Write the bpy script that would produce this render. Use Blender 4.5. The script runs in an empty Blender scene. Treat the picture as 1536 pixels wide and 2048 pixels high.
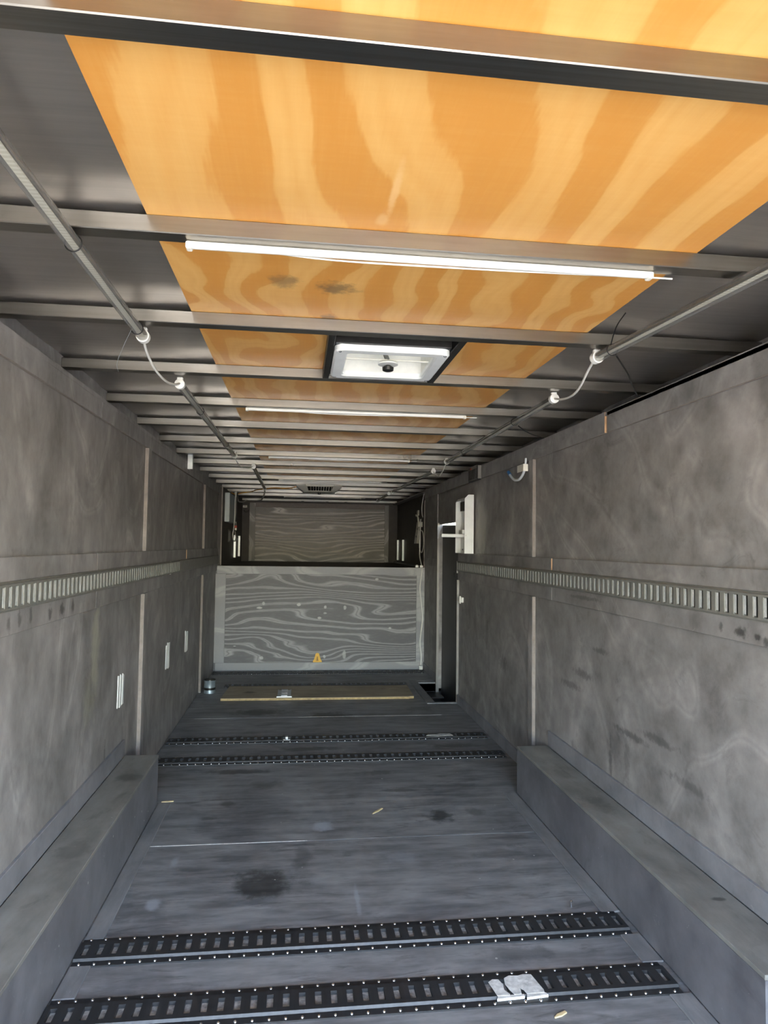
import bpy, bmesh, math, random
from mathutils import Vector, Matrix
random.seed(7)
scene = bpy.context.scene
C = scene.collection

# ------------------------------------------------------------------ camera
def set_camera():
    f, yaw, pit, rol = 1369.77, 0.1231, 0.0493, 0.0139
    fw = Vector((math.sin(yaw)*math.cos(pit), math.cos(yaw)*math.cos(pit), math.sin(pit)))
    rt = Vector((math.cos(yaw), -math.sin(yaw), 0)); up = rt.cross(fw)
    c, s = math.cos(rol), math.sin(rol)
    r2, u2 = rt*c + up*s, up*c - rt*s
    cd = bpy.data.cameras.new('camera'); cd.sensor_fit = 'VERTICAL'; cd.sensor_height = 36.0
    cd.lens = 36.0*f/2048.0; cd.clip_start = 0.02; cd.clip_end = 300
    co = bpy.data.objects.new('camera', cd); C.objects.link(co)
    m = Matrix((r2, u2, -fw)).transposed().to_4x4(); m.translation = Vector((0.9556, 0.0, 1.3266))
    co.matrix_world = m
    scene.camera = co
set_camera()

# ------------------------------------------------------------------ light
SUN_EL, SUN_AZ = math.radians(57), math.radians(-14)    # sun stands behind the open rear of the trailer
world = bpy.data.worlds.new('sky_world'); scene.world = world; world.use_nodes = True
wn = world.node_tree
sky = wn.nodes.new('ShaderNodeTexSky'); sky.sky_type = 'NISHITA'; sky.sun_disc = False
sky.sun_elevation = SUN_EL; sky.sun_rotation = math.pi + SUN_AZ; sky.air_density = 1.2; sky.dust_density = 1.0
wn.links.new(sky.outputs[0], wn.nodes['Background'].inputs[0]); wn.nodes['Background'].inputs[1].default_value = 0.50
sd = bpy.data.lights.new('sun', 'SUN'); sd.energy = 6.5; sd.angle = 0.01; sd.color = (1.0, 0.93, 0.82)
so = bpy.data.objects.new('sun', sd); C.objects.link(so)
sdir = Vector((-math.sin(SUN_AZ)*math.cos(SUN_EL)*-1, math.cos(SUN_AZ)*math.cos(SUN_EL), -math.sin(SUN_EL)))
so.rotation_euler = sdir.to_track_quat('-Z', 'Y').to_euler(); so.location = (0, -6, 9)
pd = bpy.data.lights.new('opening_portal', 'AREA'); pd.shape = 'RECTANGLE'; pd.size = 2.44; pd.size_y = 2.05
pd.cycles.is_portal = True
po = bpy.data.objects.new('opening_portal', pd); C.objects.link(po)
po.location = (1.26, -1.03, 1.0); po.rotation_euler = (math.radians(90), 0, 0)
vs = scene.view_settings
vs.view_transform = 'Standard'; vs.look = 'None'; vs.gamma = 1.0; vs.use_curve_mapping = False
vs.exposure = 3.0
scene.cycles.max_bounces = 8; scene.cycles.diffuse_bounces = 6; scene.cycles.glossy_bounces = 4
scene.cycles.transparent_max_bounces = 12
scene.cycles.use_denoising = True
scene.cycles.use_adaptive_sampling = True; scene.cycles.adaptive_threshold = 0.06; scene.cycles.adaptive_min_samples = 16
scene.cycles.sample_clamp_indirect = 8.0

# ------------------------------------------------------------------ mesh helpers
ORG = {}
class MB:
    def __init__(s): s.v = []; s.f = []
    def add(s, vs_, fs_):
        o = len(s.v); s.v += [tuple(q) for q in vs_]; s.f += [tuple(i+o for i in f) for f in fs_]; return s
    def box(s, x0, x1, y0, y1, z0, z1):
        return s.add([(x0,y0,z0),(x1,y0,z0),(x1,y1,z0),(x0,y1,z0),(x0,y0,z1),(x1,y0,z1),(x1,y1,z1),(x0,y1,z1)],
                     [(3,2,1,0),(4,5,6,7),(0,1,5,4),(1,2,6,5),(2,3,7,6),(3,0,4,7)])
    def bbox(s, x0, x1, y0, y1, z0, z1, b=0.003, seg=1):     # bevelled box
        bm = bmesh.new(); bmesh.ops.create_cube(bm, size=1.0)
        for v in bm.verts:
            v.co = Vector(((x0+x1)/2 + v.co.x*(x1-x0), (y0+y1)/2 + v.co.y*(y1-y0), (z0+z1)/2 + v.co.z*(z1-z0)))
        bmesh.ops.bevel(bm, geom=list(bm.edges), offset=b, segments=seg, affect='EDGES', profile=0.5)
        bm.verts.index_update()
        s.add([v.co[:] for v in bm.verts], [[v.index for v in f.verts] for f in bm.faces]); bm.free(); return s
    def prism(s, poly, a, b):
        """poly: list of 3d points (one outline), extruded by vector b-a ... a is offset start, b offset end"""
        n = len(poly); A = [Vector(q)+Vector(a) for q in poly]; B = [Vector(q)+Vector(b) for q in poly]
        fs = [tuple(range(n))[::-1], tuple(range(n, 2*n))] + [(i, (i+1) % n, n+(i+1) % n, n+i) for i in range(n)]
        return s.add([q[:] for q in A+B], fs)
    def tube(s, pts, r, n=8, caps=True):
        P = [Vector(q) for q in pts]; rings = []
        t0 = (P[1]-P[0]).normalized(); ref = Vector((0,0,1)) if abs(t0.z) < .9 else Vector((1,0,0))
        nrm = t0.cross(ref).normalized(); vs_ = []
        for i, q in enumerate(P):
            t = ((P[min(i+1, len(P)-1)]-P[max(i-1, 0)])).normalized()
            nrm = (nrm - t*nrm.dot(t)).normalized(); bn = t.cross(nrm)
            rr = r[i] if isinstance(r, (list, tuple)) else r
            vs_ += [(q + (nrm*math.cos(a) + bn*math.sin(a))*rr)[:] for a in [2*math.pi*k/n for k in range(n)]]
        m = len(P); fs = []
        for i in range(m-1):
            for k in range(n):
                fs.append((i*n+k, i*n+(k+1) % n, (i+1)*n+(k+1) % n, (i+1)*n+k))
        if caps: fs += [tuple(range(n))[::-1], tuple(range((m-1)*n, m*n))]
        return s.add(vs_, fs)
    def lathe(s, prof, center, n=20, axis='z'):
        """prof: list of (radius, height)"""
        cx, cy, cz = center; vs_ = []
        for r, h in prof:
            for k in range(n):
                a = 2*math.pi*k/n; p, q = r*math.cos(a), r*math.sin(a)
                vs_.append({'z': (cx+p, cy+q, cz+h), 'x': (cx+h, cy+p, cz+q), 'y': (cx+p, cy+h, cz+q)}[axis])
        m = len(prof); fs = []
        for i in range(m-1):
            for k in range(n):
                fs.append((i*n+k, i*n+(k+1) % n, (i+1)*n+(k+1) % n, (i+1)*n+k))
        fs += [tuple(range(n))[::-1], tuple(range((m-1)*n, m*n))]
        return s.add(vs_, fs)

def smooth_pts(pts, k=6):
    P = [Vector(q) for q in pts]; out = []
    for i in range(len(P)-1):
        p0, p1, p2, p3 = P[max(i-1, 0)], P[i], P[i+1], P[min(i+2, len(P)-1)]
        for j in range(k):
            t = j/k
            out.append(0.5*((2*p1)+(p2-p0)*t+(2*p0-5*p1+4*p2-p3)*t*t+(3*p1-p0-3*p2+p3)*t**3))
    out.append(P[-1]); return out

def obj(name, mb, mat, parent=None, smooth=False, origin=None, normals=True):
    """mesh in world coordinates -> one object; a child is stored relative to its parent's origin"""
    org = Vector(origin) if origin is not None else (ORG[parent.name] if parent else Vector((0,0,0)))
    me = bpy.data.meshes.new(name); me.from_pydata([(Vector(q)-org)[:] for q in mb.v], [], mb.f)
    if normals:
        bm = bmesh.new(); bm.from_mesh(me); bmesh.ops.recalc_face_normals(bm, faces=bm.faces); bm.to_mesh(me); bm.free()
    if smooth:
        me.polygons.foreach_set('use_smooth', [True]*len(me.polygons))
        if hasattr(me, 'set_sharp_from_angle'): me.set_sharp_from_angle(angle=math.radians(smooth if smooth > 1 else 40))
    me.materials.append(mat)
    o = bpy.data.objects.new(name, me); C.objects.link(o)
    if parent: o.parent = parent; o.location = org - ORG[parent.name]
    else: o.location = org
    ORG[o.name] = org
    return o

def thing(name, loc, label, cat, group=None):
    o = bpy.data.objects.new(name, None); o.empty_display_size = 0.1; C.objects.link(o); o.location = loc; ORG[o.name] = Vector(loc)
    o['label'] = label; o['category'] = cat
    if group: o['group'] = group
    return o
def tag(o, label, cat, group=None, kind=None):
    o['label'] = label; o['category'] = cat
    if group: o['group'] = group
    if kind: o['kind'] = kind
    return o
def struct(o, label=None):
    o['kind'] = 'structure'
    if label: o['label'] = label
    return o
def clone(o, offset, parent=None):
    c = o.copy(); C.objects.link(c); c.parent = parent or o.parent
    c.location = o.location + Vector(offset); ORG[c.name] = ORG[o.name] + Vector(offset); return c

# ------------------------------------------------------------------ material helpers
class NM:
    def __init__(s, name):
        s.m = bpy.data.materials.new(name); s.m.use_nodes = True; s.t = s.m.node_tree
        s.b = s.t.nodes['Principled BSDF']; s.out = s.t.nodes['Material Output']; s._p = None
    def node(s, t, ins=None, **props):
        n = s.t.nodes.new(t)
        for k, v in props.items(): setattr(n, k, v)
        for k, v in (ins or {}).items(): s.put(n.inputs[k], v)
        return n
    def put(s, sock, v):
        if isinstance(v, bpy.types.NodeSocket): s.t.links.new(v, sock)
        else: sock.default_value = v
    def pos(s):
        if s._p is None: s._p = s.node('ShaderNodeNewGeometry').outputs['Position']
        return s._p
    def scaled(s, sc, off=(0,0,0)):
        n = s.node('ShaderNodeVectorMath', {0: s.pos(), 1: sc}, operation='MULTIPLY')
        return s.node('ShaderNodeVectorMath', {0: n.outputs[0], 1: off}, operation='ADD').outputs[0]
    def math(s, op, a, b=0.0, c=0.0, clamp=False):
        return s.node('ShaderNodeMath', {0: a, 1: b, 2: c}, operation=op, use_clamp=clamp).outputs[0]
    def noise(s, vec, scale=1.0, detail=4.0, rough=0.55, dist=0.0):
        return s.node('ShaderNodeTexNoise', {'Vector': vec, 'Scale': scale, 'Detail': detail, 'Roughness': rough, 'Distortion': dist}).outputs[0]
    def ramp(s, fac, stops, interp='LINEAR'):
        n = s.node('ShaderNodeValToRGB', {0: fac}); n.color_ramp.interpolation = interp
        e = n.color_ramp.elements
        while len(e) < len(stops): e.new(0.5)
        for el, (p, c) in zip(e, stops):
            el.position = p; el.color = (c, c, c, 1) if isinstance(c, (int, float)) else (*c, 1)
        return n.outputs[0]
    def mix(s, fac, a, b, blend='MIX'):
        n = s.node('ShaderNodeMix', data_type='RGBA', blend_type=blend)
        cs = lambda v: v if isinstance(v, bpy.types.NodeSocket) else ((v, v, v, 1) if isinstance(v, (int, float)) else (*v, 1))
        s.put(n.inputs[0], fac); s.put(n.inputs[6], cs(a)); s.put(n.inputs[7], cs(b)); return n.outputs[2]
    def spots(s, spots, ax=(0, 1), warp=0.5, wscale=9.0, soft=(1.15, 0.35)):
        """worn, stained or paler patches of their own shape; spots: (u, v, ru, rv, strength)"""
        sep = s.node('ShaderNodeSeparateXYZ', {0: s.pos()}); u, v = sep.outputs[ax[0]], sep.outputs[ax[1]]
        w = s.math('MULTIPLY', s.math('SUBTRACT', s.noise(s.pos(), wscale, 5, .65), 0.5), warp*2)
        acc = None
        for cu, cv, ru, rv, st in spots:
            du = s.math('DIVIDE', s.math('SUBTRACT', u, cu), ru); dv = s.math('DIVIDE', s.math('SUBTRACT', v, cv), rv)
            d = s.math('SQRT', s.math('ADD', s.math('MULTIPLY', du, du), s.math('MULTIPLY', dv, dv)))
            d = s.math('ADD', d, w)
            k = s.node('ShaderNodeMapRange', {0: d, 1: soft[0], 2: soft[1], 3: 0.0, 4: st}, interpolation_type='SMOOTHSTEP').outputs[0]
            acc = k if acc is None else s.math('MAXIMUM', acc, k)
        return acc
    def bump(s, h, strength=0.2, dist=0.01):
        n = s.node('ShaderNodeBump', {'Strength': strength, 'Distance': dist, 'Height': h}); s.put(s.b.inputs['Normal'], n.outputs[0]); return n.outputs[0]
    def set(s, **k):
        for a, v in k.items():
            nm = {'color': 'Base Color', 'rough': 'Roughness', 'metal': 'Metallic', 'spec': 'Specular IOR Level', 'trans': 'Transmission Weight', 'alpha': 'Alpha'}[a]
            if a == 'color' and not isinstance(v, bpy.types.NodeSocket): v = (*v, 1)
            s.put(s.b.inputs[nm], v)
        return s

def plain(name, color, rough=0.5, metal=0.0, spec=0.5, var=0.12, nscale=25.0):
    n = NM(name); v = n.noise(n.pos(), nscale, 5, .6)
    dk = tuple(c*(1-var) for c in color); lt = tuple(min(1, c*(1+var)) for c in color)
    n.set(color=n.ramp(v, [(0.3, dk), (0.7, lt)]), rough=rough, metal=metal, spec=spec); return n.m

def stained_ply(name, dark, light, ax, stretch, scuff=0.5, veins=0.35, rough=0.5, spots=None, lspots=None, lcol=(.3,.3,.28), speck=0.6, spot_scale=12):
    """grey stained plywood: mottled stain, faint veneer figure, dark scuffs, light chips"""
    n = NM(name); P = n.pos()
    big = n.noise(P, 2.2, 4, .66, .6)
    fine = n.noise(n.scaled(stretch), 3.4, 5, .66)
    base = n.ramp(n.math('ADD', n.math('MULTIPLY', big, .45), n.math('MULTIPLY', fine, .55)), [(0.37, dark), (0.64, light)])
    fig = n.noise(n.scaled(tuple(q*.35 for q in stretch)), 1.1, 2, .5, .8)
    line = n.math('PINGPONG', n.math('MULTIPLY', fig, 16.0), 1.0)
    lm = n.ramp(line, [(0.0, 0.0), (0.62, 0.0), (0.86, 1.0), (1.0, 0.35)])
    base = n.mix(n.math('MULTIPLY', lm, veins), base, n.mix(1.0, base, (1.5, 1.5, 1.5), 'MULTIPLY'))
    sc = n.ramp(n.noise(n.scaled(tuple(q*.8 for q in stretch), (3, 1, 7)), 3.4, 5, .72, 1.2), [(0.56, 0.0), (0.72, 1.0)])
    base = n.mix(n.math('MULTIPLY', sc, scuff), base, (dark[0]*.42, dark[1]*.42, dark[2]*.42))
    if spots:
        sp = n.math('MULTIPLY', n.spots(spots, ax, warp=1.1, wscale=spot_scale), .85)
        base = n.mix(sp, base, (0.012, 0.012, 0.011))
    if lspots:
        sp = n.spots(lspots, ax, warp=.8, wscale=14)
        base = n.mix(sp, base, lcol)
    vo = n.node('ShaderNodeTexVoronoi', {'Vector': n.scaled((1, 1, 1)), 'Scale': 11.0, 'Randomness': 1.0})
    pick = n.math('GREATER_THAN', n.node('ShaderNodeSeparateColor', {0: vo.outputs['Color']}).outputs[0], 0.72)
    ds = n.math('LESS_THAN', n.math('ADD', vo.outputs['Distance'], n.math('MULTIPLY', n.noise(P, 60, 2), .06)), 0.080)
    base = n.mix(n.math('MULTIPLY', n.math('MULTIPLY', pick, ds), speck), base, (0.42, 0.42, 0.4))
    scr = n.ramp(n.noise(n.scaled((stretch[0]*2.2, stretch[1]*2.2, stretch[2]*2.2), (9, 4, 2)), 7.0, 3, .5, 2.5), [(0.70, 0.0), (0.735, 1.0)])
    base = n.mix(n.math('MULTIPLY', scr, speck*.35), base, (0.34, 0.34, 0.33))
    n.set(color=base, rough=n.math('ADD', rough-.08, n.math('MULTIPLY', fine, .18)), spec=0.45)
    n.bump(fine, .18, .004)
    return n.m

def figured_ply(name, dark, light, sc, freq=18.0, rough=0.5, slope=30.0, chips=None):
    """rotary cut softwood veneer: raised contour figure, stained dark between"""
    n = NM(name)
    f1 = n.noise(n.scaled(sc), 1.0, 1.6, .4, .25)
    f2 = n.noise(n.scaled(tuple(q*5 for q in sc)), 1.0, 3, .6)
    grad = n.node('ShaderNodeSeparateXYZ', {0: n.pos()}).outputs[2]
    v = n.math('ADD', n.math('ADD', n.math('MULTIPLY', f1, freq), n.math('MULTIPLY', grad, slope)), n.math('MULTIPLY', f2, .5))
    w = n.math('PINGPONG', v, 1.0)
    big = n.noise(n.pos(), 1.3, 4, .6)
    m = n.ramp(w, [(0.0, 0.0), (0.58, 0.08), (0.82, 1.0), (0.93, 0.85), (1.0, 0.25)])
    fib = n.noise(n.scaled(tuple(q*22 for q in sc)), 1.0, 4, .6)
    m2 = n.math('ADD', n.math('MULTIPLY', m, n.math('ADD', .35, n.math('MULTIPLY', big, .8))), n.math('MULTIPLY', n.math('SUBTRACT', fib, .5), .35), clamp=True)
    col = n.mix(m2, dark, light)
    if chips: col = n.mix(n.spots(chips, (0, 2), warp=.5, wscale=30, soft=(1.1, .7)), col, (.62, .62, .60))
    n.set(color=col, rough=rough, spec=0.45)
    n.bump(n.math('ADD', m, n.math('MULTIPLY', fib, .4)), .25, .003)
    return n.m

def orange_ply(name, sc, warp, slope, cells):
    n = NM(name)
    f1 = n.noise(n.scaled(sc, (.4, .2, 0)), 1.0, 1.6, .4, .4)
    f2 = n.noise(n.scaled((14, 2.2, 1)), 1.0, 4, .6)
    gx = n.node('ShaderNodeSeparateXYZ', {0: n.pos()}).outputs[0]
    v = n.math('ADD', n.math('ADD', n.math('MULTIPLY', f1, warp), n.math('MULTIPLY', gx, slope)), n.math('MULTIPLY', f2, .75))
    w = n.math('PINGPONG', v, 1.0)
    m = n.ramp(w, [(0.0, 0.0), (0.46, 0.10), (0.54, 0.75), (0.80, 1.0), (1.0, 0.75)])
    fib = n.noise(n.scaled((90, 3.0, 1)), 1.0, 4, .65)
    cross = n.noise(n.scaled((5, 60, 1)), 1.0, 3, .6)
    big = n.noise(n.pos(), 2.1, 4, .6)
    m2 = n.math('ADD', n.math('MULTIPLY', m, n.math('ADD', .30, big)), n.math('ADD', n.math('MULTIPLY', n.math('SUBTRACT', fib, .5), .4), n.math('MULTIPLY', n.math('SUBTRACT', cross, .5), .35)), clamp=True)
    col = n.mix(m2, (.61, .275, .056), (.73, .42, .130))
    st = n.spots([(.905, 1.80, .045, .05, .55), (1.04, 1.83, .06, .05, .7), (1.03, 2.07, .035, .03, .6)], (0, 1), warp=.9, wscale=30)
    col = n.mix(st, col, (.12, .085, .05))
    st2 = n.spots([(1.13, 1.30, .010, .12, .6), (1.12, 1.42, .016, .03, .5)], (0, 1), warp=.6, wscale=20)
    col = n.mix(st2, col, (.78, .50, .22))
    n.set(color=col, rough=.45, spec=.3); n.bump(n.math('ADD', fib, m), .06, .002)
    return n.m

def brushed(name, color, rough=.3, streak=(2, 120, 40), var=.25, metal=1.0, dirt=0.3, bump=.08):
    n = NM(name); f = n.noise(n.scaled(streak), 1.0, 4, .6); b = n.noise(n.pos(), 3.0, 5, .65)
    dk = tuple(c*(1-var) for c in color)
    col = n.ramp(f, [(0.3, dk), (0.7, color)]); col = n.mix(n.math('MULTIPLY', n.ramp(b, [(0.45, 0.0), (0.75, 1.0)]), dirt), col, tuple(c*.45 for c in color))
    n.set(color=col, metal=metal, rough=n.math('ADD', rough-.08, n.math('MULTIPLY', b, .2)))
    if bump: n.bump(f, bump, .001)
    return n.m

# ---- palette
M = {}
FL_SPOTS = [(.84, 2.78, .16, .12, .85), (.42, 2.62, .12, .07, .35), (1.674, 3.384, .075, .085, .85), (1.86, 3.42, .06, .07, .5), (.68, 5.55, .26, .11, .8), (1.225, 5.43, .2, .10, .9),
            (1.05, 4.55, .2, .05, .7), (2.0, 4.55, .2, .06, .7), (.62, 4.13, .22, .05, .75), (.62, 3.63, .05, .05, .6), (1.0, 3.0, .05, .16, .45), (1.7, 2.24, .12, .05, .5),
            (.80, 3.9, .12, .06, .5), (1.45, 4.05, .13, .05, .6), (1.55, 3.75, .14, .03, .6), (.55, 3.45, .05, .03, .5), (1.85, 2.95, .12, .05, .45), (.36, 2.62, .07, .08, .5), (1.95, 5.6, .12, .08, .5), (1.0, 6.95, .3, .06, .35)]
FL_LIGHT = [(1.094, 3.315, .065, .06, .75), (.45, 2.66, .03, .05, .6), (.47, 3.0, .02, .05, .5), (1.42, 2.95, .09, .06, .3), (1.2, 2.62, .012, .12, .5), (.85, 3.155, .16, .004, .7), (1.1, 3.155, .12, .003, .6)]
M['floor'] = stained_ply('floor_stain', (.092, .094, .099), (.275, .279, .286), (0, 1), (1.0, 5.0, 1.0), .7, .18, .50, FL_SPOTS, FL_LIGHT, (.34, .37, .42), .9)
M['strip'] = stained_ply('floor_strip_stain', (.13, .133, .138), (.235, .238, .244), (0, 1), (5.0, 1.0, 1.0), .35, .1, .55, None, None, speck=.6)
WL_LIGHT = [(.0, 0.0, .01, .01, 0), (3.10, .84, .07, .26, .40), (3.02, .66, .07, .12, .25)]
WL_SPOT = [(2.05, 1.075, .03, .025, .8), (2.16, 1.08, .015, .03, .6), (2.24, 1.085, .015, .03, .6), (2.33, 1.09, .014, .03, .6), (2.5, 1.08, .02, .03, .7), (2.62, 1.08, .03, .03, .75), (2.74, 1.08, .02, .03, .6), (3.05, .72, .02, .15, .35), (3.48, .60, .012, .05, .7), (3.3, .36, .012, .06, .6)]
M['wall_left'] = stained_ply('wall_stain_left', (.154, .146, .140), (.328, .312, .301), (1, 2), (1.0, 2.6, 1.6), .35, .5, .50, WL_SPOT, WL_LIGHT, (.42, .41, .29), .8, 45)
WR_LIGHT = [(5.06, 1.50, .16, .30, .8)]  # paler patch on the right wall, just before the lever box
WR_SPOT = [(1.98, 1.075, .03, .02, .85), (1.90, 1.07, .02, .012, .8), (2.08, 1.08, .015, .015, .7), (1.86, 1.06, .02, .02, .8), (2.5, .60, .14, .02, .5), (2.72, .56, .16, .018, .55), (2.3, .5, .15, .02, .4), (2.9, .40, .02, .1, .5), (2.75, .45, .03, .12, .35), (3.2, .72, .12, .025, .5), (3.0, .86, .1, .015, .45), (3.35, .64, .15, .02, .5), (3.15, 1.09, .2, .012, .5), (4.5, .55, .1, .06, .4), (4.9, .7, .05, .12, .4)]
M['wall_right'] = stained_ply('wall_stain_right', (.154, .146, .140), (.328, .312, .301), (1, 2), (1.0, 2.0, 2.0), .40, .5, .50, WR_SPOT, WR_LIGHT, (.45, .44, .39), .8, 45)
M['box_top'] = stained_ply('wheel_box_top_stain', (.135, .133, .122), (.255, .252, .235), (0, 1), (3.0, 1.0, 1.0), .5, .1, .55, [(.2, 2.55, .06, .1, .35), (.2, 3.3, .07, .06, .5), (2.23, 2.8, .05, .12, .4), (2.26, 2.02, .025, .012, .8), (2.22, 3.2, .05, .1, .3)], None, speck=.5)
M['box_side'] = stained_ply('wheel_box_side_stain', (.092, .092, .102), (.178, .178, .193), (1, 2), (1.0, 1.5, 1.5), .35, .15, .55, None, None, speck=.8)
M['baseboard'] = stained_ply('baseboard_stain', (.14, .14, .152), (.262, .262, .280), (1, 2), (1.0, 1.5, 1.5), .35, .15, .55, None, None, speck=.8)
M['riser'] = figured_ply('riser_figured_plywood', (.115, .112, .117), (.42, .415, .415), (.75, 1, 3.0), 23.0, .5, 32.0, [(.56, .655, .03, .012, .8), (.60, .70, .016, .02, .6), (.97, .69, .025, .018, .8), (1.25, .665, .016, .02, .7), (1.19, .55, .02, .013, .7), (1.25, .60, .02, .012, .5), (1.46, .66, .016, .025, .6), (.59, .13, .022, .02, .6), (1.25, .14, .014, .02, .6), (1.46, .16, .02, .05, .5), (.31, .255, .016, .004, .8), (1.80, .965, .02, .012, .6), (1.95, .44, .016, .013, .6)])
M['riser_frame'] = figured_ply('riser_frame_plywood', (.29, .29, .297), (.45, .45, .44), (1.2, 1, 3.0), 7.0, .5, 4.0)
M['front'] = figured_ply('front_figured_plywood', (.14, .13, .12), (.64, .615, .58), (.7, 1, 3.6), 17.0, .42, 34.0)
M['front_frame'] = figured_ply('front_frame_plywood', (.17, .165, .155), (.40, .39, .37), (3.0, 1, 1.6), 9.0, .5, 3.0)
M['dark_wood'] = plain('dark_brown_paint', (.040, .035, .031), .55, 0, .35, .25, 8)
M['raw_edge'] = plain('raw_plywood_edge', (.62, .38, .21), .7, 0, .3, .15, 30)
M['pale_edge'] = plain('pale_worn_edge', (.225, .195, .172), .6, 0, .3, .2, 20)
M['ply'] = orange_ply('orange_varnished_plywood', (1.5, .8, 1), 5.0, 9.0, 1)
M['ply2'] = orange_ply('orange_wavy_plywood', (2.0, 2.0, 1), 7.0, 14.0, 1)
M['steel'] = brushed('rafter_steel', (.34, .32, .285), .29)
M['skin'] = brushed('roof_sheet_metal', (.50, .47, .435), .30, (1.5, 60, 1), .15, .88, .25, 0)
M['black_steel'] = plain('black_steel', (.016, .015, .014), .4, .3, .5, .3, 30)
M['track_floor'] = brushed('black_track_steel', (.034, .035, .038), .45, (60, 3, 1), .4, .2, .6)
M['slot_floor'] = plain('grey_slot_tongue', (.34, .34, .33), .45, .3, .5, .5, 60)
M['rivet'] = plain('bright_rivet', (.75, .76, .78), .25, 1.0, .5, .1, 60)
M['track_wall'] = plain('olive_grey_track_paint', (.185, .181, .160), .45, 0, .45, .15, 25)
M['slot_wall'] = plain('pale_slot_back', (.45, .46, .44), .45, 0, .5, .2, 80)
M['white'] = plain('white_plastic', (.84, .83, .78), .35, 0, .5, .04, 10)
M['white2'] = plain('off_white_plastic', (.80, .78, .69), .4, 0, .5, .08, 20)
M['white_metal'] = plain('white_enamel', (.80, .82, .80), .35, 0, .5, .06, 15)
M['paint'] = plain('white_paint_flake', (.55, .55, .53), .6, 0, .4, .3, 60)
M['black'] = plain('black_plastic', (.012, .012, .012), .4, 0, .5, .2, 30)
M['black_void'] = plain('black_well_paint', (.006, .006, .007), .5, 0, .4, .2, 10)
M['door'] = plain('black_door_paint', (.032, .032, .034), .45, 0, .45, .25, 6)
M['jamb'] = brushed('jamb_aluminium', (.27, .26, .245), .45, (60, 60, 1), .3, .7, .5)
M['galv'] = brushed('galvanised_steel', (.62, .66, .68), .35, (20, 20, 20), .2, .8, .2)
M['grey_box'] = plain('pale_grey_enamel', (.40, .46, .46), .45, 0, .5, .06, 12)
M['yellow'] = plain('yellow_plastic', (.80, .44, .02), .4, 0, .5, .1, 30)
M['yellow_dark'] = plain('ochre_plastic', (.40, .20, .012), .5, 0, .5, .1, 30)
M['orange_wire'] = plain('orange_cable', (.75, .34, .04), .5, 0, .4, .05, 30)
M['cable'] = plain('white_cable', (.78, .77, .71), .5, 0, .4, .05, 30)
M['red'] = plain('red_plastic', (.45, .06, .03), .5, 0, .4, .05, 30)
M['blue'] = plain('blue_plastic', (.03, .16, .40), .4, 0, .5, .05, 30)
M['hose'] = plain('pale_grey_hose', (.52, .56, .58), .45, 0, .5, .05, 30)
M['old_ply'] = stained_ply('weathered_brown_plywood', (.26, .215, .15), (.44, .37, .26), (0, 1), (1.0, 7.0, 1.0), .5, .2, .65, [(.55, 6.2, .06, .05, .6), (1.75, 6.3, .05, .04, .3)], None, speck=.3)
M['ply_edge'] = plain('yellow_plywood_edge', (.42, .31, .15), .65, 0, .3, .3, 40)
M['can'] = brushed('worn_can_metal', (.42, .50, .55), .4, (40, 40, 6), .5, .6, .7)
M['wood_chip'] = plain('pale_wood', (.62, .50, .28), .6, 0, .3, .15, 60)
M['concrete'] = plain('sunlit_concrete', (.43, .385, .325), .85, 0, .3, .12, 1.2)
M['led'] = None
def led_mats():
    n = NM('led_strip_board')   # cream board with a row of small diodes
    sep = n.node('ShaderNodeSeparateXYZ', {0: n.pos()})
    d = n.math('FRACT', n.math('MULTIPLY', sep.outputs[1], 75.0)); dot = n.math('GREATER_THAN', n.math('ABSOLUTE', n.math('SUBTRACT', d, .5)), .28)
    n.set(color=n.mix(dot, (.76, .73, .60), (.90, .88, .76)), rough=.4); M['led'] = n.m
    n = NM('clear_tube_cover')
    tr = n.node('ShaderNodeBsdfTransparent', {0: (.93, .93, .91, 1)}); gl = n.node('ShaderNodeBsdfGlossy', {0: (.9, .9, .88, 1), 'Roughness': .12})
    di = n.node('ShaderNodeBsdfDiffuse', {0: (.42, .42, .40, 1)})
    fr = n.node('ShaderNodeLayerWeight', {0: .35})
    m1 = n.node('ShaderNodeMixShader', {0: n.math('ADD', .06, n.math('MULTIPLY', fr.outputs['Fresnel'], .5)), 1: tr.outputs[0], 2: gl.outputs[0]})
    m2 = n.node('ShaderNodeMixShader', {0: n.math('ADD', .04, n.math('MULTIPLY', fr.outputs['Facing'], .35)), 1: m1.outputs[0], 2: di.outputs[0]})
    n.t.links.new(m2.outputs[0], n.out.inputs[0]); M['cover'] = n.m
    n = NM('translucent_lid')
    a = n.node('ShaderNodeBsdfTranslucent', {0: (.85, .83, .76, 1)}); b = n.node('ShaderNodeBsdfDiffuse', {0: (.80, .79, .73, 1)})
    mx = n.node('ShaderNodeMixShader', {0: .93, 1: a.outputs[0], 2: b.outputs[0]}); n.t.links.new(mx.outputs[0], n.out.inputs[0]); M['lid'] = n.m
led_mats()

# ------------------------------------------------------------------ dimensions
LW, RW = 0.109, 2.317            # wall board faces
YR, YF, YN = -1.0, 7.36, 9.95     # rear edge, riser, front wall
S, YA = 0.6096, 2.08             # rafter pitch, first full rafter
ZR0, ZR1 = 1.984, 2.022          # rafter bottom / top

# ------------------------------------------------------------------ ground outside
g = MB().box(-30, 32, -40, 25, -.9, -.8)
struct(obj('ground', g, M['concrete'], origin=(0, 0, -.8)), 'sunlit pale concrete yard behind the trailer')

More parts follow.
